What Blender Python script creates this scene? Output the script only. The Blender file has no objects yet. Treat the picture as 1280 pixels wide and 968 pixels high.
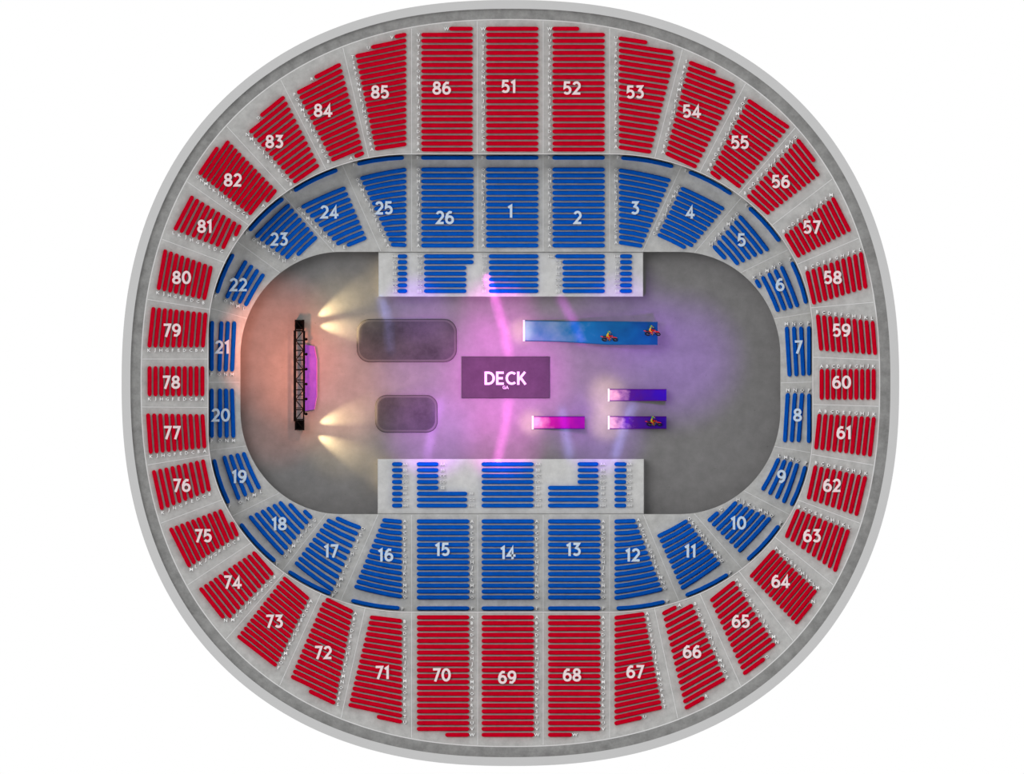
import bpy, math, random
from mathutils import Vector, Matrix
random.seed(4)
S=0.1
def W(px,py): return ((px-640)*S,(484-py)*S)
scene=bpy.context.scene
scene.view_settings.view_transform='Standard'
scene.view_settings.look='None'
CX,CY=W(638,479)

# ---------------------------------------------------------------- materials
def s2l(c):
    c=c/255.0
    return c/12.92 if c<=0.04045 else ((c+0.055)/1.055)**2.4
def col(r,g,b,k=1.0): return (s2l(r)*k,s2l(g)*k,s2l(b)*k,1)
def mat(name,c,rough=0.8,var=0.0,scale=1.0,speck=0.0,emit=None,es=0,bump=0,metal=0,spec=0.2):
    m=bpy.data.materials.new(name); m.use_nodes=True
    nt=m.node_tree; n=nt.nodes; l=nt.links
    b=n['Principled BSDF']; b.inputs['Roughness'].default_value=rough
    b.inputs['Metallic'].default_value=metal
    b.inputs['Specular IOR Level'].default_value=spec
    b.inputs['Base Color'].default_value=c
    tc=n.new('ShaderNodeTexCoord')
    nz=n.new('ShaderNodeTexNoise'); nz.inputs['Scale'].default_value=scale; nz.inputs['Detail'].default_value=8
    nz.inputs['Roughness'].default_value=0.7
    l.new(tc.outputs['Object'],nz.inputs['Vector'])
    mr=n.new('ShaderNodeMapRange'); mr.inputs['From Min'].default_value=0.3; mr.inputs['From Max'].default_value=0.7
    mr.inputs['To Min'].default_value=1-var; mr.inputs['To Max'].default_value=1+var
    l.new(nz.outputs['Fac'],mr.inputs['Value'])
    mul=n.new('ShaderNodeVectorMath'); mul.operation='SCALE'; mul.inputs[0].default_value=c[:3]
    l.new(mr.outputs['Result'],mul.inputs['Scale'])
    out=mul.outputs['Vector']
    if speck>0:
        n2=n.new('ShaderNodeTexNoise'); n2.inputs['Scale'].default_value=1.8; n2.inputs['Detail'].default_value=6
        n2.inputs['Roughness'].default_value=0.75
        l.new(tc.outputs['Object'],n2.inputs['Vector'])
        m2=n.new('ShaderNodeMapRange'); m2.inputs['From Min'].default_value=0.31; m2.inputs['From Max'].default_value=0.36
        m2.inputs['To Min'].default_value=1-speck; m2.inputs['To Max'].default_value=1
        l.new(n2.outputs['Fac'],m2.inputs['Value'])
        mu=n.new('ShaderNodeVectorMath'); mu.operation='SCALE'
        l.new(out,mu.inputs[0]); l.new(m2.outputs['Result'],mu.inputs['Scale']); out=mu.outputs['Vector']
    l.new(out,b.inputs['Base Color'])
    if emit:
        b.inputs['Emission Color'].default_value=emit; b.inputs['Emission Strength'].default_value=es
    if bump>0:
        bp=n.new('ShaderNodeBump'); bp.inputs['Strength'].default_value=bump; bp.inputs['Distance'].default_value=0.05
        l.new(nz.outputs['Fac'],bp.inputs['Height']); l.new(bp.outputs['Normal'],b.inputs['Normal'])
    return m
M_slab=mat('tier_concrete',(0.50,0.50,0.49,1),0.9,0.18,0.8,0.10,spec=0)
M_low=mat('lower_tier_concrete',(0.54,0.54,0.525,1),0.9,0.18,0.8,0.10,spec=0)
M_plat=mat('platform_concrete',(0.68,0.68,0.67,1),0.9,0.12,0.8,0.08,spec=0)
M_ring=mat('outer_walkway_concrete',(0.30,0.30,0.295,1),0.9,0.26,0.7,0.2,spec=0)
M_rim=mat('rim_painted_concrete',(0.62,0.62,0.62,1),0.9,0.01,0.5,spec=0)
M_floor=mat('arena_floor_concrete',(0.25,0.245,0.245,1),0.85,0.13,0.5,0.4,spec=0)
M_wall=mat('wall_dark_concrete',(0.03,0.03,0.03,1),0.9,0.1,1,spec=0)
M_line=mat('aisle_line_paint',(0.74,0.74,0.74,1),0.8,0.02,1,spec=0)
M_red=mat('red_seat_plastic',(0.56,0.001,0.016,1),0.6,0.14,1.5,spec=0.0)
M_blue=mat('blue_seat_plastic',(0.003,0.105,0.56,1),0.6,0.14,1.5,spec=0.0)
M_let=mat('row_letter_white',(0.95,0.95,0.95,1),0.7,0.01,1,spec=0)
M_numr=mat('number_pinkish_white',(0.90,0.74,0.76,1),0.7,0.01,1,spec=0)
M_numb=mat('number_bluish_white',(0.68,0.81,0.97,1),0.7,0.01,1,spec=0)

# ---------------------------------------------------------------- boundaries
def in_super(a,b,n):
    return lambda x,y: (abs(x-CX)/a)**n+(abs(y-CY)/b)**n<=1
def in_rr(a,b,ca,cb):
    def f(x,y):
        dx=abs(x-CX);dy=abs(y-CY)
        if dx>a or dy>b: return False
        ex=dx-(a-ca); ey=dy-(b-cb)
        if ex<=0 or ey<=0: return True
        return (ex/ca)**2+(ey/cb)**2<=1
    return f
B1=in_rr(33.75,16.4,12.6,13.0)
B1x=in_rr(34.15,16.8,13.0,13.4)
B2=in_rr(37.75,28.6,25.2,22.5)
B2x=in_rr(38.15,29.0,25.5,22.8)
B2n=in_rr(37.3,28.15,24.9,22.2)
B3=in_super(46.1,45.4,2.3)
B3b=in_super(46.22,45.52,2.3)
B4=in_super(47.5,46.8,2.3)
B5=in_super(48.6,47.9,2.3)
NT=1440
def table(f):
    t=[]
    for k in range(NT):
        a=2*math.pi*k/NT; c,s=math.cos(a),math.sin(a)
        lo,hi=0,80
        for _ in range(32):
            m=(lo+hi)/2
            if f(CX+c*m,CY+s*m): lo=m
            else: hi=m
        t.append(lo)
    return t
T1,T2,T3,T3b,T4,T5=[table(b) for b in (B1,B2,B3,B3b,B4,B5)]
def R(T,x,y):
    a=math.atan2(y-CY,x-CX)/(2*math.pi)*NT
    i=math.floor(a); f=a-i
    return T[i%NT]*(1-f)+T[(i+1)%NT]*f
LO=(3.4,5.2); UP=(12.5,16.0); PZ=3.0
def H(x,y,tier):
    if tier=='P': return PZ
    if tier=='F': return 0.0
    r=math.hypot(x-CX,y-CY)
    if tier=='L': a,b,z=R(T1,x,y),R(T2,x,y),LO
    else: a,b,z=R(T2,x,y),R(T3,x,y),UP
    t=min(1,max(0,(r-a)/(b-a)))
    return z[0]+(z[1]-z[0])*t

# ---------------------------------------------------------------- mesh builder
def link(o):
    scene.collection.objects.link(o); return o
class MB:
    def __init__(s): s.v=[];s.f=[];s.m=[]
    def add(s,v,f,m=0):
        b=len(s.v); s.v+=v
        for q in f: s.f.append([b+i for i in q]); s.m.append(m)
    def obj(s,name,mats,parent=None,smooth=False):
        me=bpy.data.meshes.new(name); me.from_pydata([tuple(p) for p in s.v],[],s.f)
        for m in mats: me.materials.append(m)
        me.polygons.foreach_set('material_index',s.m)
        if smooth: me.polygons.foreach_set('use_smooth',[True]*len(s.f))
        me.update()
        o=link(bpy.data.objects.new(name,me))
        if parent: o.parent=parent
        return o
BH=0.55
def bar(mb,pts,w,h,tier,m=0,z0=0.0):
    L=[0]
    for i in range(1,len(pts)): L.append(L[-1]+math.dist(pts[i],pts[i-1]))
    tot=L[-1]
    if tot<0.7: return
    def at(s):
        for i in range(1,len(pts)):
            if s<=L[i] or i==len(pts)-1:
                f=(s-L[i-1])/(L[i]-L[i-1]); a,b=pts[i-1],pts[i]
                d=((b[0]-a[0])/(L[i]-L[i-1]),(b[1]-a[1])/(L[i]-L[i-1]))
                return (a[0]+(b[0]-a[0])*f,a[1]+(b[1]-a[1])*f),d
    st=[(0,0.35),(w*0.3,0.75),(w,1)]
    k=max(1,int(tot/1.5))
    st+=[(w+(tot-2*w)*i/k,1) for i in range(1,k)]
    st+=[(tot-w,1),(tot-w*0.3,0.75),(tot,0.35)]
    V=[];F=[]
    for s_,q in st:
        (x,y),d=at(s_); nx,ny=-d[1],d[0]
        z=H(x,y,tier)
        for o,hh in ((-1,z0),(-1,h*0.7),(-0.66,h),(0.66,h),(1,h*0.7),(1,z0)):
            V.append((x+nx*o*w*q,y+ny*o*w*q,z+hh))
    n=len(st)
    for i in range(n-1):
        for j in range(5):
            F.append((i*6+j,(i+1)*6+j,(i+1)*6+j+1,i*6+j+1))
    F.append(tuple(range(6))); F.append(tuple((n-1)*6+j for j in range(5,-1,-1)))
    mb.add(V,F,m)
GC={}
def glyph(s,size,off,ext,res=2,wx=1.0):
    k=(s,size,off,ext)
    if k in GC: return GC[k]
    c=bpy.data.curves.new('t','FONT'); c.body=s; c.size=size; c.offset=off; c.extrude=ext; c.resolution_u=res
    o=link(bpy.data.objects.new('t',c)); dg=bpy.context.evaluated_depsgraph_get(); dg.update()
    me=o.evaluated_get(dg).to_mesh()
    v=[tuple(p.co) for p in me.vertices]; f=[tuple(p.vertices) for p in me.polygons]
    bpy.data.objects.remove(o); bpy.data.curves.remove(c)
    x0=min(p[0] for p in v);x1=max(p[0] for p in v);y0=min(p[1] for p in v);y1=max(p[1] for p in v)
    v=[((p[0]-(x0+x1)/2)*wx,p[1]-(y0+y1)/2,p[2]) for p in v]
    GC[k]=(v,f); return GC[k]
def text(mb,s,x,y,size,z,tier,m,off=0.0,ext=0.02,res=2,wx=1.0):
    v,f=glyph(s,size,off,ext,res,wx)
    mb.add([(p[0]+x,p[1]+y,H(p[0]+x,p[1]+y,tier)+z+p[2]) for p in v],f,m)
# --- geometric bold sans lettering made of mitred strokes (unit height, centreline coordinates)
def arc(cx,cy,rx,ry,a0,a1,n=18):
    return [(cx+rx*math.cos(math.radians(a0+(a1-a0)*i/n)),cy+ry*math.sin(math.radians(a0+(a1-a0)*i/n))) for i in range(n+1)]
G={
'0':(.68,[arc(.34,.5,.255,.415,90,450,32)]),
'1':(.40,[[(.04,.76),(.25,.90),(.25,0)]]),
'2':(.62,[arc(.30,.66,.22,.255,160,-25,16)+[(.12,.085),(.58,.085)]]),
'3':(.62,[[(.06,.915),(.46,.915),(.27,.60)]+arc(.28,.335,.235,.25,80,-145,18)]),
'4':(.68,[[(.44,0),(.44,.88),(.09,.27),(.66,.27)]]),
'5':(.62,[[(.52,.915),(.15,.915),(.12,.53)]+arc(.29,.34,.235,.255,115,-145,18)]),
'6':(.64,[arc(.33,.33,.235,.245,0,360,26),[(.50,.87),(.32,.90),(.17,.75),(.095,.52),(.095,.33)]]),
'7':(.60,[[(.04,.915),(.51,.915),(.20,0)]]),
'8':(.64,[arc(.32,.285,.235,.20,0,360,26),arc(.32,.725,.195,.19,0,360,26)]),
'9':(.64,[arc(.31,.67,.235,.245,0,360,26),[(.13,.13),(.32,.10),(.47,.25),(.545,.48),(.545,.67)]]),
'D':(.76,[[(.09,0),(.09,1)],[(.05,.915),(.28,.915)]+arc(.28,.5,.38,.415,80,-80,20)+[(.28,.085),(.05,.085)]]),
'E':(.62,[[(.56,.915),(.09,.915),(.09,.085),(.57,.085)],[(.09,.5),(.50,.5)]]),
'C':(.76,[arc(.45,.5,.36,.415,48,312,24)]),
'K':(.70,[[(.09,0),(.09,1)],[(.10,.34),(.58,.98)],[(.27,.53),(.62,.02)]]),
}
def strokes(mb,s,x,y,h,z,tier,m,sw=.18,gap=.07,wx=1.0):
    tot=sum(G[c][0]*wx for c in s)+gap*(len(s)-1)
    cx=-tot/2; zi=0
    for c in s:
        wd,ls=G[c]
        for L in ls:
            n=len(L);V=[];F=[]
            closed=math.dist(L[0],L[-1])<1e-6
            for i,p in enumerate(L):
                a=L[i-1] if i>0 else (L[-2] if closed else None)
                b=L[i+1] if i<n-1 else (L[1] if closed else None)
                def nrm(u,v):
                    d=math.dist(u,v);return (-(v[1]-u[1])/d,(v[0]-u[0])/d)
                if a is None: nx,ny=nrm(p,b);k=1
                elif b is None: nx,ny=nrm(a,p);k=1
                else:
                    n1=nrm(a,p);n2=nrm(p,b);nx,ny=n1[0]+n2[0],n1[1]+n2[1];l=math.hypot(nx,ny) or 1;nx/=l;ny/=l
                    k=min(2.2,1/max(.2,nx*n1[0]+ny*n1[1]))
                for sg in (-1,1):
                    X=x+(cx+(p[0]+nx*sg*k*sw/2)*wx)*h;Y=y+(p[1]+ny*sg*k*sw/2-.5)*h
                    V.append((X,Y,H(X,Y,tier)+z+zi*.004))
            for i in range(n-1): F.append((2*i,2*i+2,2*i+3,2*i+1))
            mb.add(V,F,m);zi+=1
        cx+=wd*wx+gap
LET='ABCDEFGHJKLMNOPRSTUVW'
def lerp(a,b,t): return (a[0]+(b[0]-a[0])*t,a[1]+(b[1]-a[1])*t)
def section(num,npos,q,n,tier,parts={},bow=0.0,prow=False,first=0,lab=True):
    mb=MB()
    O0,O1,I1,I0=[W(*p) for p in q]
    mid=lerp(I0,I1,.5); mo=lerp(O0,O1,.5)
    ou=(mo[0]-mid[0],mo[1]-mid[1]); l=math.hypot(*ou); ou=(ou[0]/l,ou[1]/l)
    sp=l/(n-1) if n>1 else .73
    hw=min(0.262,sp*0.375)
    def row(p0,p1,ch,rng,proj=False,off=0):
        a=lerp(p0,p1,rng[0]); b=lerp(p0,p1,rng[1])
        d=math.dist(a,b); u=((b[0]-a[0])/d,(b[1]-a[1])/d)
        nn=(-u[1],u[0])
        if nn[0]*ou[0]+nn[1]*ou[1]<0: nn=(-nn[0],-nn[1])
        g=0.55
        K=16; pts=[]
        for i in range(K+1):
            s=g+(d-g)*i/K; f=rng[0]+(rng[1]-rng[0])*s/d
            bb=bow*(4*f*(1-f))
            x=a[0]+u[0]*s+nn[0]*bb; y=a[1]+u[1]*s+nn[1]*bb
            if proj:
                lo,hi=-3,12
                for _ in range(24):
                    m_=(lo+hi)/2
                    if B2(x+nn[0]*m_,y+nn[1]*m_): lo=m_
                    else: hi=m_
                x+=nn[0]*(lo-.42);y+=nn[1]*(lo-.42)
            pts.append((x,y))
        if not proj:
            bad=(lambda p:B1x(*p) or not B2n(*p)) if tier=='L' else (lambda p:B2x(*p))
            good=[i for i,p in enumerate(pts) if not bad(p)]
            if len(good)<4: return
            s0=good[0]; pts=pts[good[0]:good[-1]+1]
            if s0>0:
                k=pts[0]
                a=(k[0]+u[0]*.1,k[1]+u[1]*.1)
                pts=[p for p in pts if math.dist(p,k)>.6]
                if len(pts)<3: return
        if math.dist(pts[0],pts[-1])<1.0: return
        bar(mb,pts,hw,BH,tier)
        lx,ly=a[0]+u[0]*.2,a[1]+u[1]*.2
        if proj: lx,ly=pts[0][0]-u[0]*.4,pts[0][1]-u[1]*.4
        text(mb,ch,lx,ly,0.56,0.30,tier,2,off=0.012,ext=0.25,res=1,wx=1.1)
    for i in range(n):
        t=i/(n-1) if n>1 else 0
        rng=parts.get(i-n,(0,1))
        if rng is None: continue
        row(lerp(I0,O0,t),lerp(I1,O1,t),LET[min(20,i+first)],rng)
    if prow: row(O0,O1,'P',(0,1),proj=True)
    x,y=W(*npos)
    strokes(mb,str(num),x,y,1.66,BH+.12,tier,1,wx=1.02)
    up=tier=='U'
    mb.obj('red_seating_section' if up else 'blue_seating_section',[M_red if up else M_blue,M_numr if up else M_numb,M_let])
    return mb
U=[
(86,(552,110),[(521,36),(591,36),(591,187),(521,187)],21,{-1:(.5,1)}),
(51,(636,108),[(602,36),(673,36),(673,187),(602,187)],21,{}),
(52,(715,110),[(685,36),(756,36),(756,187),(685,187)],21,{-1:(0,.55)}),
(53,(794,115),[(768,47),(847,59),(814,190),(768,183)],19,{-1:(0,.52),-2:(0,.95)}),
(54,(865,139),[(856,76),(926,102),(871,209),(827,189)],17,{-1:(0,.55),-2:(0,.93)}),
(55,(925,178),[(930,122),(986,160),(921,240),(884,211)],15,{}),
(56,(976,227),[(993,170),(1029,216),(956,272),(925,246)],14,{-1:(0,.7)}),
(57,(1015,284),[(1038,242),(1062,290),(993,325),(973,292)],12,{}),
(58,(1041,347),[(1075,310),(1082,361),(1011,383),(1000,336)],11,{}),
(59,(1052,413),[(1090,396),(1094,444),(1019,438),(1014,387)],11,{}),
(60,(1052,478),[(1092,456),(1092,500),(1027,500),(1027,456)],10,{}),
(61,(1055,541),[(1093,516),(1087,571),(1020,562),(1025,512)],10,{}),
(62,(1040,607),[(1083,590),(1070,645),(1003,622),(1013,575)],10,{}),
(63,(1015,670),[(1062,657),(1043,715),(976,668),(993,629)],11,{}),
(64,(976,727),[(1028,738),(994,780),(938,722),(972,684)],13,{-1:(.3,1)}),
(65,(926,777),[(977,808),(929,843),(888,752),(923,724)],14,{-1:(.35,1)}),
(66,(865,815),[(914,853),(856,886),(828,768),(868,747)],16,{-1:(.5,1)}),
(67,(794,840),[(834,890),(768,905),(768,773),(811,767)],19,{-1:(.4,1)}),
(68,(715,844),[(756,919),(685,919),(685,772),(756,772)],21,{-1:(.5,1)}),
(69,(634,847),[(673,919),(602,919),(602,772),(673,772)],21,{}),
(70,(552,844),[(592,919),(521,919),(521,772),(592,772)],21,{-1:(0,.5)}),
(71,(478,841),[(508,904),(434,888),(464,765),(508,770)],19,{-1:(0,.5)}),
(72,(404,816),[(424,882),(361,852),(405,748),(446,768)],17,{-1:(0,.6)}),
(73,(343,777),[(350,836),(297,795),(354,722),(390,753)],15,{}),
(74,(291,728),[(287,782),(250,735),(322,686),(350,718)],13,{-1:(.1,1)}),
(75,(254,670),[(240,714),(213,660),(288,632),(305,672)],12,{}),
(76,(227,607),[(204,643),(192,588),(261,573),(270,617)],10,{}),
(77,(215,541),[(189,573),(185,517),(253,518),(256,566)],10,{}),
(78,(214,478),[(187,501),(187,458),(253,458),(253,501)],10,{}),
(79,(215,413),[(186,440),(192,384),(257,391),(253,440)],10,{}),
(80,(227,347),[(197,368),(207,312),(271,335),(261,382)],10,{}),
(81,(256,283),[(216,293),(241,245),(307,285),(291,322)],11,{}),
(82,(291,225),[(246,223),(281,171),(345,237),(313,277)],14,{-1:(0,.75)}),
(83,(343,177),[(298,158),(352,114),(402,213),(367,237)],15,{-1:(.78,1),-2:(.35,1)}),
(84,(404,138),[(360,106),(424,73),(455,191),(412,209)],17,{-1:(.8,1),-2:(.4,1)}),
(85,(475,115),[(436,58),(508,43),(508,180),(463,187)],20,{-1:(.72,1),-2:(.3,1)}),
]
for s in U: section(s[0],s[1],s[2],s[3],'U',s[4])
Lw=[
(26,(556,272),[(521,212),(592,212),(592,307),(521,307)],14,0),
(1,(638,264),[(602,212),(673,212),(673,307),(602,307)],14,0),
(2,(722,272),[(685,212),(756,212),(756,307),(685,307)],14,0),
(3,(794,260),[(768,212),(838,226),(803,308),(768,303)],14,.12),
(4,(863,265),[(846,233),(905,262),(862,313),(817,291)],11,.1),
(5,(927,300),[(920,266),(960,314),(908,338),(882,310)],8,.1),
(6,(975,356),[(974,328),(997,384),(965,392),(942,345)],5,.1),
(7,(998,434),[(1001,403),(1004,470),(987,471),(983,403)],3,0),
(8,(997,519),[(1003,486),(998,553),(981,553),(985,486)],3,0),
(9,(977,596),[(998,574),(979,629),(944,608),(968,566)],5,.1),
(10,(923,654),[(966,643),(923,690),(885,652),(917,620)],8,.1),
(11,(863,689),[(904,700),(851,736),(822,671),(864,648)],11,.1),
(12,(791,694),[(833,735),(768,748),(768,652),(800,650)],14,.12),
(13,(717,687),[(756,747),(685,747),(685,652),(756,652)],14,0),
(14,(635,691),[(673,747),(602,747),(602,652),(673,652)],14,0),
(15,(553,687),[(592,747),(521,747),(521,652),(592,652)],14,0),
(16,(482,694),[(508,747),(443,733),(478,650),(508,652)],14,.12),
(17,(414,689),[(421,741),(369,703),(413,644),(456,662)],11,.1),
(18,(349,655),[(358,697),(312,645),(364,620),(394,652)],8,.1),
(19,(299,596),[(301,630),(280,570),(312,564),(336,612)],5,.1),
(20,(276,519),[(275,553),(275,486),(290,486),(292,553)],3,0),
(21,(278,434),[(274,470),(277,402),(293,402),(290,470)],3,0),
(22,(298,356),[(281,378),(308,326),(337,348),(312,391)],5,.1),
(23,(349,299),[(316,301),(362,256),(396,296),(360,332)],8,.1),
(24,(412,265),[(372,262),(432,235),(458,297),(421,314)],10,.1),
(25,(480,260),[(445,225),(508,212),(508,307),(483,307)],14,.12),
]
for s in Lw: section(s[0],s[1],s[2],s[3],'L',{},s[4],True,first=14-s[3] if s[3]<14 else 0)

def riser(x0,x1,ys,right,cut={}):
    mb=MB()
    for i,y in enumerate(ys):
        a,b=cut.get(i,(x0,x1))
        s='ABCDEFGH'[i if right else len(ys)-1-i+ (8-len(ys))]*2
        g=9 if b-a>30 else 7
        if right: ax,bx,lx=a,b-g,b-3.5
        else: ax,bx,lx=a+g,b,a+3.5
        bar(mb,[W(ax,y),W(bx,y)],0.255,BH,'P')
        X,Y=W(lx,y); text(mb,s,X,Y,0.50,0.30,'P',1,off=0.012,ext=0.25,res=1)
    mb.obj('blue_riser_section',[M_blue,M_let])
yt=[320.5+7.25*i for i in range(7)]
riser(490,509,yt,False); riser(521,592,yt,False,{i:(521,583) for i in range(2,7)})
riser(602,673,yt,False); riser(685,756,yt,False,{i:(694,756) for i in range(1,7)}); riser(768,790,yt,False)
yb=[580.5+7.4*i for i in range(8)]
riser(490,510,yb,True); riser(521,593,yb,True,{i:(521,557) for i in range(5)})
riser(602,676,yb,True); riser(685,757,yb,True,{i:(722,757) for i in range(4)}); riser(768,790,yb,True)

# ---------------------------------------------------------------- bowl shell
def ringmesh(name,loops,mats,close=False,mi=None):
    mb=MB(); K=720
    for T,z in loops:
        for k in range(K):
            a=2*math.pi*k/K; r=T[k*2]
            mb.v.append((CX+math.cos(a)*r,CY+math.sin(a)*r,z))
    for j in range(len(loops)-1):
        for k in range(K):
            k2=(k+1)%K
            mb.f.append([j*K+k,j*K+k2,(j+1)*K+k2,(j+1)*K+k][::-1]); mb.m.append(mi[j] if mi else 0)
    return mb.obj(name,mats)
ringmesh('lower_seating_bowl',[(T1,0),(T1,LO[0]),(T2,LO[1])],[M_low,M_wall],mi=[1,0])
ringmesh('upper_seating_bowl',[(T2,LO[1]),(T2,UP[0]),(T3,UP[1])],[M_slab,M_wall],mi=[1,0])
ringmesh('outer_walkway',[(T3,UP[1]),(T3b,UP[1]+.04),(T4,UP[1])],[M_ring,M_line],mi=[1,0])
ringmesh('wall_outer',[(T4,UP[1]),(T4,UP[1]+.8),(T5,UP[1]+.8),(T5,0)],[M_rim])
def lip(name,T,z,w,h,m):
    mb=MB();K=720
    for dr,zz in ((0,z),(0,z+h),(w,z+h),(w,z)):
        for k in range(K):
            a=2*math.pi*k/K; r=T[k*2]+dr
            mb.v.append((CX+math.cos(a)*r,CY+math.sin(a)*r,zz))
    for j in range(3):
        for k in range(K):
            k2=(k+1)%K; mb.f.append([j*K+k2,j*K+k,(j+1)*K+k,(j+1)*K+k2]); mb.m.append(0)
    return mb.obj(name,[m])
lip('trim_1',T2,UP[0]-.02,0.12,0.12,M_line)
mb=MB();K=360
mb.v.append((CX,CY,0))
for k in range(K):
    a=2*math.pi*k/K; r=T1[k*4]+.05; mb.v.append((CX+math.cos(a)*r,CY+math.sin(a)*r,0))
for k in range(K): mb.f.append([0,1+k,1+(k+1)%K]);mb.m.append(0)
mb.obj('floor',[M_floor])
def box(mb,x0,x1,y0,y1,z0,z1,m=0,bev=0.0):
    b=bev
    v=[(x0,y0,z0),(x1,y0,z0),(x1,y1,z0),(x0,y1,z0),(x0,y0,z1-b),(x1,y0,z1-b),(x1,y1,z1-b),(x0,y1,z1-b),
       (x0+b,y0+b,z1),(x1-b,y0+b,z1),(x1-b,y1-b,z1),(x0+b,y1-b,z1)]
    f=[(3,2,1,0),(0,1,5,4),(1,2,6,5),(2,3,7,6),(3,0,4,7),(4,5,9,8),(5,6,10,9),(6,7,11,10),(7,4,8,11),(8,9,10,11)]
    mb.add(v,f,m)
def pbox(mb,px0,px1,py0,py1,z0,z1,m=0,bev=0.0):
    x0,y1=W(px0,py0);x1,y0=W(px1,py1); box(mb,x0,x1,y0,y1,z0,z1,m,bev)
mb=MB(); pbox(mb,473,804,314.9,371,0,PZ,0,.08)
mb.obj('seating_riser_platform',[M_plat])
mb=MB(); pbox(mb,472,805,574,643.1,0,PZ,0,.08)
mb.obj('seating_riser_platform',[M_plat])
def strip(mb,a,b,tier,w=0.045):
    d=math.dist(a,b); n=max(2,int(d/0.8)); u=((b[0]-a[0])/d,(b[1]-a[1])/d); nx,ny=-u[1]*w,u[0]*w
    V=[];F=[]
    for i in range(n+1):
        x,y=lerp(a,b,i/n)
        for sgn in (-1,1):
            V.append((x+sgn*nx,y+sgn*ny,H(x,y,tier)+.035))
    for i in range(n): F.append((2*i,2*i+2,2*i+3,2*i+1))
    mb.add(V,F,0)
mb=MB()
def clipray(a,b,T,fi,fo):
    d=math.dist(a,b); u=((b[0]-a[0])/d,(b[1]-a[1])/d)
    t=0
    while t<12 and not fi(a[0]-u[0]*t,a[1]-u[1]*t): t+=.05
    s=0
    while s<12 and fo(b[0]+u[0]*s,b[1]+u[1]*s): s+=.05
    return (a[0]-u[0]*(t-.1),a[1]-u[1]*(t-.1)),(b[0]+u[0]*(s-.1),b[1]+u[1]*(s-.1))
for LST,tier,fi,fo in ((U,'U',B2,B3),(Lw,'L',B1,B2)):
    for i in range(len(LST)):
        A=LST[i][2];B=LST[(i+1)%len(LST)][2]
        inn=lerp(W(*A[2]),W(*B[3]),.5); out=lerp(W(*A[1]),W(*B[0]),.5)
        a,b=clipray(inn,out,None,fi,fo)
        strip(mb,a,b,tier)
mb.obj('aisle_marking_lines',[M_line])

# ---------------------------------------------------------------- tubes
def tube(mb,a,b,r,m=0,n=6,r2=None):
    a=Vector(a);b=Vector(b);d=(b-a).normalized()
    up=Vector((0,0,1)) if abs(d.z)<.9 else Vector((1,0,0))
    x=d.cross(up).normalized();y=d.cross(x)
    r2=r if r2 is None else r2
    V=[];F=[]
    for p,rr in ((a,r),(b,r2)):
        for k in range(n):
            t=2*math.pi*k/n; V.append(tuple(p+x*math.cos(t)*rr+y*math.sin(t)*rr))
    for k in range(n): F.append((k,(k+1)%n,n+(k+1)%n,n+k))
    F.append(tuple(range(n-1,-1,-1)));F.append(tuple(range(n,2*n)))
    mb.add(V,F,m)
M_blk=mat('black_truss_steel',(0.006,0.006,0.006,1),0.9,0.1,3,spec=0)
def box_truss(mb,p,q,w,h,r,bays):
    p=Vector(p);q=Vector(q);d=(q-p).normalized()
    up=Vector((0,0,1)) if abs(d.z)<.9 else Vector((0,1,0))
    s=d.cross(up).normalized();u=s.cross(d)
    cs=[s*w/2*a+u*h/2*b for a,b in ((-1,-1),(1,-1),(1,1),(-1,1))]
    for c in cs: tube(mb,p+c,q+c,r)
    for i in range(bays+1):
        t=p.lerp(q,i/bays)
        for k in range(4): tube(mb,t+cs[k],t+cs[(k+1)%4],r*.8)
        if i<bays:
            t2=p.lerp(q,(i+1)/bays)
            for k in range(4):
                a,b=(k,(k+1)%4) if i%2 else ((k+1)%4,k)
                if k==2: a,b=b,a
                tube(mb,t+cs[a],t2+cs[b],r*.7)
mb=MB()
x,y0=W(374.5,401);_,y1=W(374.5,537)
box_truss(mb,(x,y0,3.8),(x,y1,3.8),1.0,0.9,0.085,11)
for yy in (y0-.5,y1+.5):
    box_truss(mb,(x,yy,0.1),(x,yy,3.3),.9,.9,.08,4)
    box(mb,x-.6,x+.6,yy-.6,yy+.6,0,.12)
x2,ya=W(368,414);_,yb_=W(368,526)
tube(mb,(x2,ya,3.6),(x2,yb_,3.6),.10)
x3,_=W(380.5,0)
tube(mb,(x3,ya,3.7),(x3,yb_+.8,3.7),.09)
for i in range(8):
    yy=ya+(yb_-ya)*i/7
    tube(mb,(x2,yy,3.6),(x3,yy,3.7),.05)
for i in range(6):
    yy=ya+(yb_-ya)*(i+.5)/6
    tube(mb,(x3+.05,yy-.1,3.6),(x3+.25,yy-.1,3.15),.12,n=10,r2=.18)
for yy in (ya,yb_):
    tube(mb,(x2,yy,0),(x2,yy,3.6),.1)
mb.obj('stage_lighting_truss',[M_blk])
M_stage=mat('stage_led_purple',(0.16,0.06,0.36,1),0.6,0.25,0.6,emit=(0.24,0.05,0.50,1),es=0.35,spec=0)
mb=MB()
P=[W(381,431),W(393,433),W(396,450),W(396,496),W(393,512),W(381,514)]
n=len(P); V=[(a,b,0) for a,b in P]+[(a,b,1.1) for a,b in P]
F=[tuple(range(n,2*n))[::-1]]+[(k,(k+1)%n,n+(k+1)%n,n+k)[::-1] for k in range(n)]
mb.add(V,F,0)
for k in range(1,4):
    tube(mb,(P[k][0],P[k][1],1.15),(P[k+1][0],P[k+1][1],1.15),.06,1)
mb.obj('concert_stage',[M_stage,mat('stage_edge_metal',(0.4,0.12,0.5,1),.5)])

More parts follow.
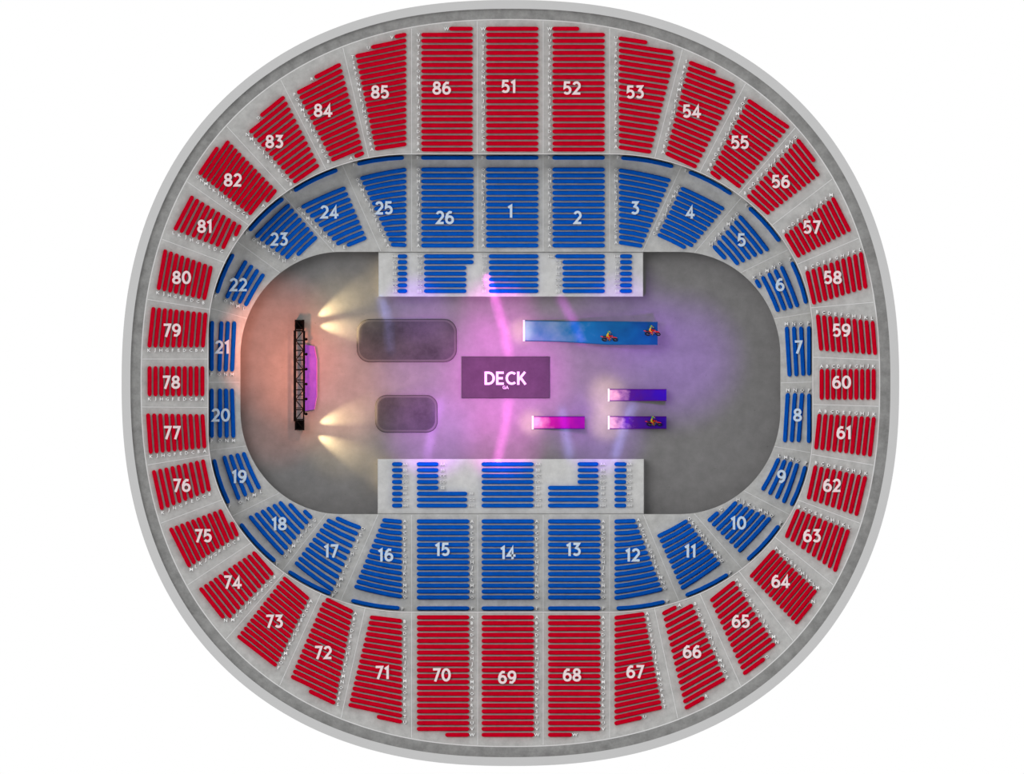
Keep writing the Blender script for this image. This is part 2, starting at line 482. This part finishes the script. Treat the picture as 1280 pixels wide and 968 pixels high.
M_bag=mat('airbag_dark_vinyl',(0.085,0.08,0.085,1),0.6,0.4,0.25,spec=.0)
M_bag2=mat('airbag_seam',(0.14,0.13,0.13,1),0.6,0.05,1,spec=0)
def airbag(px0,px1,py0,py1,r,h):
    x0,yt_=W(px0,py0);x1,yb2=W(px1,py1)
    cx,cy=(x0+x1)/2,(yt_+yb2)/2;a,b=(x1-x0)/2,(yt_-yb2)/2
    mb=MB();N=64
    def loop(ins,z):
        aa,bb=a-ins,b-ins; rr=max(.05,r-ins*.7); L=[]
        for c,(sx,sy) in enumerate(((1,1),(-1,1),(-1,-1),(1,-1))):
            for k in range(N//4):
                t=math.pi/2*(c+k/(N//4-1))
                L.append((cx+sx*(aa-rr)+rr*math.cos(t),cy+sy*(bb-rr)+rr*math.sin(t),z))
        return L
    prof=[(0,0.0,0),(0.05,h*.7,1),(.14,h*.86,1),(.32,h*.95,0),(.6,h,0),(1.0,h*.93,0),(1.5,h*.82,0)]
    for ins,z,_ in prof: mb.v+=loop(ins,z)
    for j in range(len(prof)-1):
        for k in range(N):
            k2=(k+1)%N; mb.f.append([j*N+k,j*N+k2,(j+1)*N+k2,(j+1)*N+k]); mb.m.append(prof[j][2])
    mb.f.append([(len(prof)-1)*N+k for k in range(N)]);mb.m.append(0)
    return mb.obj('landing_airbag',[M_bag,M_bag2],smooth=True)
airbag(446,571,399,453,1.6,.5)
airbag(469,547,494,541,1.4,.5)

M_deck=mat('deck_dark_panel',(0.075,0.058,0.075,1),0.8,0.15,0.6,spec=0)
M_white=mat('white_paint',(0.80,0.80,0.80,1),0.6,0.01,1,spec=0)
mb=MB(); pbox(mb,577,687,446,498,0,.35,0,.05)
x,y=W(632,473); strokes(mb,'DECK',x,y,1.65,.38,'F',1,sw=.18,gap=.07,wx=1.05)
x,y=W(632,484.5); text(mb,'GA',x,y,.55,.37,'F',1,off=.01,ext=.02)
mb.obj('general_admission_deck',[M_deck,M_white])

def rampmat(name,c1,c2,c3,x0,x1,nsc=1.2):
    m=mat(name,c2,.5,0,1,spec=.1); nt=m.node_tree;n=nt.nodes;l=nt.links
    b=n['Principled BSDF']
    tc=n.new('ShaderNodeTexCoord');sx=n.new('ShaderNodeSeparateXYZ');l.new(tc.outputs['Object'],sx.inputs[0])
    mr=n.new('ShaderNodeMapRange');mr.inputs['From Min'].default_value=x0;mr.inputs['From Max'].default_value=x1
    l.new(sx.outputs['X'],mr.inputs['Value'])
    nz=n.new('ShaderNodeTexNoise');nz.inputs['Scale'].default_value=nsc;nz.inputs['Detail'].default_value=5
    l.new(tc.outputs['Object'],nz.inputs['Vector'])
    ad=n.new('ShaderNodeMath');ad.operation='MULTIPLY_ADD';ad.inputs[1].default_value=.9;l.new(nz.outputs['Fac'],ad.inputs[0])
    l.new(mr.outputs['Result'],ad.inputs[2])
    sb=n.new('ShaderNodeMath');sb.operation='SUBTRACT';sb.inputs[1].default_value=.45;l.new(ad.outputs[0],sb.inputs[0])
    cr=n.new('ShaderNodeValToRGB');e=cr.color_ramp.elements
    e[0].position=0;e[0].color=c1;e[1].position=1;e[1].color=c3
    k=cr.color_ramp.elements.new(.42);k.color=c2
    l.new(sb.outputs[0],cr.inputs['Fac']);l.new(cr.outputs['Color'],b.inputs['Base Color'])
    return m
M_edge=mat('ramp_edge_trim',(0.7,0.75,0.77,1),.6,.02,1,spec=0)
M_under=mat('ramp_scaffold_steel',(0.03,0.03,0.035,1),.6,.1,2,spec=0)
def ramp(name,top,bot,hmax,m,side,power=1.8):
    n=24;mb=MB()
    x0=top[0][0];x1=top[-1][0]
    def iy(L,x):
        for i in range(1,len(L)):
            if x<=L[i][0] or i==len(L)-1:
                f=(x-L[i-1][0])/(L[i][0]-L[i-1][0]);return L[i-1][1]+(L[i][1]-L[i-1][1])*f
    hs=[]
    V=[]
    for i in range(n+1):
        x=x0+(x1-x0)*i/n;z=.15+(hmax-.15)*(i/n)**power
        a=W(x,iy(top,x));b=W(x,iy(bot,x));hs.append((a,b,z))
        V+=[(a[0],a[1],z),(b[0],b[1],z),(a[0],a[1],max(0,z-.3)),(b[0],b[1],max(0,z-.3))]
    F=[];G_=[]
    for i in range(n):
        o=4*i;q=o+4
        F.append((o,o+1,q+1,q)); G_+=[(o,q,q+2,o+2),(o+1,o+3,q+3,q+1),(o+2,q+2,q+3,o+3)]
    mb.add(V,F,0); mb.add(V,G_+[(4*n,4*n+1,4*n+3,4*n+2),(0,2,3,1)],1)
    for i in range(n):
        for s in (0,1):
            p=hs[i][s];q=hs[i+1][s]
            tube(mb,(p[0],p[1],hs[i][2]+.03),(q[0],q[1],hs[i+1][2]+.03),.05,1)
        if i%3==0 and hs[i][2]>.4:
            for s in (0,1):
                p=hs[i][s];tube(mb,(p[0],p[1]+(-.1 if s==0 else .1),0),(p[0],p[1]+(-.1 if s==0 else .1),hs[i][2]-.2),.05,2)
            tube(mb,(hs[i][0][0],hs[i][0][1]-.1,.1),(hs[i][1][0],hs[i][1][1]+.1,hs[i][2]-.25),.04,2)
    for s in (0,1):
        p=hs[-1][s];yy=p[1]+(-.1 if s==0 else .1)
        tube(mb,(p[0]-.1,yy,0),(p[0]-.1,yy,hmax-.2),.07,2)
        tube(mb,(p[0]-.1,yy,.1),(p[0]-2,yy,hs[-5][2]*.6),.05,2)
    p=hs[0];tube(mb,(p[0][0],p[0][1]+.1,.2),(p[1][0],p[1][1]-.1,.2),.13,3)
    mb.obj(name,[m,side,M_under,M_edge])
    def zat(x):
        t=(x-x0)/(x1-x0);return .15+(hmax-.15)*t**power
    return zat
X=lambda p:W(p,0)[0]
sb_=mat('ramp_side_skin_blue',(0.02,0.12,0.2,1),.5,.05,1,spec=0)
sp_=mat('ramp_side_skin_purple',(0.10,0.01,0.2,1),.5,.05,1,spec=0)
zL=ramp('long_motocross_ramp',[(655,401),(700,402),(760,402),(822,403)],[(655,426),(700,427),(760,431),(822,431)],4.2,
     rampmat('ramp_blue_graphic',col(105,150,160),col(0,108,142),col(0,72,112),X(655),X(822),.45),sb_)
pc=(col(190,150,170),col(75,10,120),col(50,0,150))
zA=ramp('kicker_ramp',[(761,487),(833,487)],[(761,501),(833,501)],2.2,rampmat('ramp_purple_graphic',*pc,X(761),X(825),1.0),sp_)
zB=ramp('kicker_ramp',[(761,521),(833,521)],[(761,536),(833,536)],2.2,rampmat('ramp_violet_graphic',*pc,X(761),X(825),1.0),sp_)
zC=ramp('kicker_ramp',[(666,521),(731,521)],[(666,536),(731,536)],2.2,rampmat('ramp_magenta_graphic',col(200,140,170),col(175,5,135),col(140,0,130),X(666),X(725),1.0),sp_)

# ---------------------------------------------------------------- motorcycles with riders
M_tire=mat('tire_rubber',(0.01,0.01,0.01,1),.8,.1,5)
M_bike=mat('bike_red_plastic',(0.75,0.02,0.01,1),.35,.05,3,spec=.3)
M_metal=mat('bike_metal',(0.2,0.2,0.2,1),.4,.05,3,metal=.8)
M_yel=mat('jersey_yellow_green',(0.6,0.5,0.03,1),.7,.05,3,spec=0)
M_pant=mat('riding_trousers',(0.6,0.03,0.02,1),.7,.05,3,spec=0)
M_glove=mat('glove_black',(0.02,0.02,0.02,1),.7,.05,3)
M_skin=mat('face_skin',(0.5,0.3,0.2,1),.6,.02,3)
M_hel=mat('helmet_green',(0.03,0.35,0.12,1),.3,.05,3)
def torus(mb,c,Rr,r,m,ns=20,nr=8):
    V=[];F=[]
    for i in range(ns):
        a=2*math.pi*i/ns
        for j in range(nr):
            b=2*math.pi*j/nr;rr=Rr+r*math.cos(b)
            V.append((c[0]+rr*math.cos(a),c[1]+r*math.sin(b),c[2]+rr*math.sin(a)))
    for i in range(ns):
        for j in range(nr):
            F.append((i*nr+j,((i+1)%ns)*nr+j,((i+1)%ns)*nr+(j+1)%nr,i*nr+(j+1)%nr))
    mb.add(V,F,m)
def loft(mb,secs,m,n=8):
    V=[];F=[]
    for x,z,w,h in secs:
        for k in range(n):
            t=2*math.pi*k/n;V.append((x,w*math.cos(t),z+h*math.sin(t)))
    for i in range(len(secs)-1):
        for k in range(n): F.append((i*n+k,i*n+(k+1)%n,(i+1)*n+(k+1)%n,(i+1)*n+k))
    F.append(tuple(range(n)));F.append(tuple((len(secs)-1)*n+k for k in range(n)))
    mb.add(V,F,m)
def ell(mb,c,r,m,n=12):
    V=[];F=[]
    for i in range(n+1):
        a=math.pi*i/n
        for j in range(n):
            b=2*math.pi*j/n
            V.append((c[0]+r[0]*math.sin(a)*math.cos(b),c[1]+r[1]*math.sin(a)*math.sin(b),c[2]+r[2]*math.cos(a)))
    for i in range(n):
        for j in range(n): F.append((i*n+j,(i+1)*n+j,(i+1)*n+(j+1)%n,i*n+(j+1)%n))
    mb.add(V,F,m)
def bike(px,py,z,pitch,yaw,lean):
    mb=MB()
    for cx in (-.72,.72):
        torus(mb,(cx,0,.34),.28,.065,0); torus(mb,(cx,0,.34),.05,.04,2,10,6)
        for k in range(8):
            a=math.pi*k/4;tube(mb,(cx,0,.34),(cx+.25*math.cos(a),0,.34+.25*math.sin(a)),.008,2,4)
    for s in (-1,1):
        tube(mb,(.72,.1*s,.34),(.48,.1*s,1.0),.028,2); tube(mb,(-.72,.09*s,.34),(-.1,.1*s,.42),.03,2)
        tube(mb,(.45,.1*s,.95),(-.1,.14*s,.4),.025,2)
        tube(mb,(.42,0.03*s,1.05),(.36,.38*s,1.12),.018,3)
    loft(mb,[(-.22,.45,.1,.1),(0,.5,.15,.18),(.25,.5,.12,.16),(.32,.55,.05,.06)],2)
    loft(mb,[(.45,.98,.05,.04),(.3,.92,.13,.1),(.05,.84,.14,.1),(-.1,.84,.1,.06)],1)
    loft(mb,[(.05,.9,.08,.05),(-.3,.86,.11,.05),(-.75,.92,.09,.03)],3)
    loft(mb,[(-.4,.82,.09,.04),(-.75,.88,.1,.03),(-1.05,.95,.05,.015)],1)
    loft(mb,[(.35,.78,.07,.02),(.75,.76,.08,.02),(1.08,.66,.04,.012)],1)
    loft(mb,[(.5,1.0,.1,.1),(.54,.98,.09,.12),(.56,.95,.05,.06)],1)
    tube(mb,(.15,.16,.45),(-.8,.16,.72),.03,2,8,.06)
    e=bpy.data.objects.new('motorcycle',None); link(e)
    mb.obj('motorcycle_body',[M_tire,M_bike,M_metal,M_glove],e,True)
    r=bpy.data.objects.new('motorcycle_rider',None); link(r)
    J={'pel':(-.2,0,1.0,.15),'bel':(-.1,0,1.16,.14),'che':(.06,0,1.36,.17),'nec':(.17,0,1.52,.065),'hea':(.22,0,1.62,.075)}
    E=[('pel','bel'),('bel','che'),('che','nec'),('nec','hea')]
    for s,t in ((1,'l'),(-1,'r')):
        J['sh'+t]=(.1,.2*s,1.44,.075);J['el'+t]=(.17,.4*s,1.24,.05);J['wr'+t]=(.33,.32*s,1.15,.036)
        J['hi'+t]=(-.18,.13*s,.98,.11);J['kn'+t]=(.18,.24*s,.82,.075);J['an'+t]=(-.05,.2*s,.45,.05);J['to'+t]=(.12,.22*s,.40,.04)
        E+=[('che','sh'+t),('sh'+t,'el'+t),('el'+t,'wr'+t),('pel','hi'+t),('hi'+t,'kn'+t),('kn'+t,'an'+t),('an'+t,'to'+t)]
    keys=list(J);me=bpy.data.meshes.new('rider_body')
    me.from_pydata([J[k][:3] for k in keys],[(keys.index(a),keys.index(b)) for a,b in E],[])
    o=link(bpy.data.objects.new('rider_body',me));o.parent=r
    sk=o.modifiers.new('skin','SKIN')
    for i,k in enumerate(keys):
        me.skin_vertices[0].data[i].radius=(J[k][3],J[k][3])
    me.skin_vertices[0].data[0].use_root=True
    sk.use_smooth_shade=True
    o.modifiers.new('ss','SUBSURF').levels=1; o.modifiers['ss'].render_levels=1
    me.materials.append(M_yel)
    h=MB()
    ell(h,(.25,0,1.72),(.155,.13,.145),0)
    loft(h,[(.3,1.66,.1,.06),(.4,1.64,.07,.05),(.43,1.63,.04,.03)],0)
    loft(h,[(.28,1.82,.1,.015),(.45,1.83,.08,.01)],1)
    ell(h,(.345,0,1.73),(.06,.085,.05),2)
    ell(h,(.385,0,1.70),(.03,.02,.03),3)
    h.obj('helmet_and_face',[M_hel,M_yel,M_glove,M_skin],r,True)
    g=MB()
    for s in (-1,1):
        ell(g,(.345,.325*s,1.145),(.045,.045,.025),0,8)
        for k,(ln) in enumerate((.04,.045,.042,.035)):
            yy=(.285+.024*k)*s
            tube(g,(.37,yy,1.15),(.37+ln,yy,1.125),.011,0,6); tube(g,(.37+ln,yy,1.125),(.375,yy,1.10),.010,0,6)
        tube(g,(.33,.285*s,1.135),(.37,.27*s,1.095),.012,0,6)
        tube(g,(-.1,.2*s,.42),(.17,.22*s,.37),.05,1,8,.035); tube(g,(-.05,.2*s,.36),(.02,.22*s,.62),.06,1,8,.065)
        tube(g,(-.16,.14*s,.99),(.17,.24*s,.84),.118,2,10,.085)
        tube(g,(.17,.24*s,.84),(0.0,.215*s,.6),.085,2,10,.065)
    g.obj('gloves_boots_trousers',[M_glove,M_glove,M_pant],r,True)
    x,y=W(px,py)
    for ob in (e,r):
        ob.location=(x,y,z); ob.rotation_euler=(lean,pitch,yaw)
# riders leaning over on the ramps (wheels toward the lower edge of the map)
bike(763,427,zL(763)+.12,-.35,0,-.75)
bike(817,420,zL(816)+.14,-.45,.0,-.75)
bike(819,533,zB(819)+.14,-.45,0,-.7)

# ---------------------------------------------------------------- lights
w=bpy.data.worlds.new('World');scene.world=w;w.use_nodes=True
nt=w.node_tree;bg=nt.nodes['Background'];bg.inputs['Strength'].default_value=1.0
tc=nt.nodes.new('ShaderNodeTexCoord');sx=nt.nodes.new('ShaderNodeSeparateXYZ');nt.links.new(tc.outputs['Generated'],sx.inputs[0])
mr=nt.nodes.new('ShaderNodeMapRange');mr.inputs['From Min'].default_value=-1;mr.inputs['From Max'].default_value=1
nt.links.new(sx.outputs['Z'],mr.inputs['Value'])
cr=nt.nodes.new('ShaderNodeValToRGB');e=cr.color_ramp.elements
e[0].position=0;e[0].color=(1,1,1,1);e[1].position=1;e[1].color=(.42,.42,.42,1)
k=e.new(.49);k.color=(1,1,1,1);k=e.new(.53);k.color=(1,1,1,1);k=e.new(.8);k.color=(.68,.68,.68,1)
nt.links.new(mr.outputs['Result'],cr.inputs['Fac']);nt.links.new(cr.outputs['Color'],bg.inputs['Color'])
sd=bpy.data.lights.new('overhead_sun','SUN');sd.energy=.75;sd.angle=.45
so=link(bpy.data.objects.new('overhead_sun',sd))
so.rotation_euler=Vector((-.32,.22,1)).to_track_quat('Z','Y').to_euler()
so.location=(0,0,60)
def spot(px,py,rad,c,G_,h=22):
    d=bpy.data.lights.new('arena_spotlight','SPOT');x,y=W(px,py)
    d.energy=G_*math.pi*4*math.pi*h*h;d.color=c;d.spot_size=2*math.atan(rad*S/h);d.spot_blend=1.0;d.shadow_soft_size=.6
    o=link(bpy.data.objects.new('arena_spotlight',d));o.location=(x,y,h)
def aimed(px,py,z,tx,ty,ang,c,P,blend=1.0):
    d=bpy.data.lights.new('truss_beam_light','SPOT');x,y=W(px,py)
    d.energy=P;d.color=c;d.spot_size=math.radians(ang);d.spot_blend=blend;d.shadow_soft_size=.06
    o=link(bpy.data.objects.new('truss_beam_light',d));o.location=(x,y,z)
    X_,Y_=W(tx,ty);v=Vector((x-X_,y-Y_,z))
    o.rotation_euler=v.to_track_quat('Z','Y').to_euler()
OR=(1,.24,.12);PU=(.42,.07,1);MG=(1,.10,.85);YE=(1,.76,.38)
q=.5
spot(345,435,105,OR,2.8*q); spot(405,480,100,(1,.32,.18),2.0*q); spot(350,535,60,OR,.8*q)
spot(450,480,110,(1,.35,.45),.8*q)
spot(600,470,170,(.8,.25,.9),.8*q)
spot(560,470,110,(.85,.15,.9),1.5*q); spot(632,470,100,MG,2.6*q); spot(622,390,60,MG,1.5*q); spot(628,552,65,MG,1.8*q)
spot(710,470,110,(.7,.12,.95),1.5*q); spot(845,450,100,PU,1.9*q); spot(780,400,80,PU,.8*q); spot(540,545,70,(.65,.15,1),2.0*q)
spot(520,385,55,PU,1.0*q); spot(750,540,70,PU,1.5*q)
spot(425,390,60,YE,.9*q,14); spot(425,550,60,YE,.9*q,14)
for sx_,sy,tx,ty in ((381,404,440,372),(381,406,450,412),(381,534,450,514),(381,537,440,568)):
    aimed(sx_,sy,.8,tx,ty,34,YE,9500)
for px,py,r_ in ((652,414,20),(664,528,20),(758,494,32),(758,528,30)):
    spot(px,py,r_,YE,1.2,7)
def streak(px0,py0,px1,py1,c,P,wd=.5):
    a=W(px0,py0);b=W(px1,py1);L=math.dist(a,b)
    d=bpy.data.lights.new('light_bar','AREA');d.shape='RECTANGLE';d.size=L;d.size_y=wd;d.energy=P*L*5.5;d.color=c;d.spread=math.radians(12)
    o=link(bpy.data.objects.new('light_bar',d));o.location=((a[0]+b[0])/2,(a[1]+b[1])/2,9)
    o.rotation_euler=(0,0,math.atan2(b[1]-a[1],b[0]-a[0]))
for pts,c,P in (([(608,345),(619,372),(630,410),(636,445)],(1,.16,.85),1.1),([(636,500),(631,535),(621,580)],(1,.16,.85),1.1),
    ([(476,372),(485,400),(488,440)],(.35,.4,1),.6),([(700,372),(716,400),(728,430)],(.85,.1,1),.6),
    ([(702,510),(712,572)],(.35,.4,1),.6),([(792,505),(778,540),(768,572)],(.35,.4,1),.7),([(552,500),(540,540),(534,572)],(.6,.2,1),.6)):
    for i in range(len(pts)-1): streak(*pts[i],*pts[i+1],c,P)

# ---------------------------------------------------------------- camera
cd=bpy.data.cameras.new('camera');cd.type='ORTHO';cd.ortho_scale=128.0;cd.clip_end=500
co=link(bpy.data.objects.new('camera',cd));co.location=(0,0,120);scene.camera=co
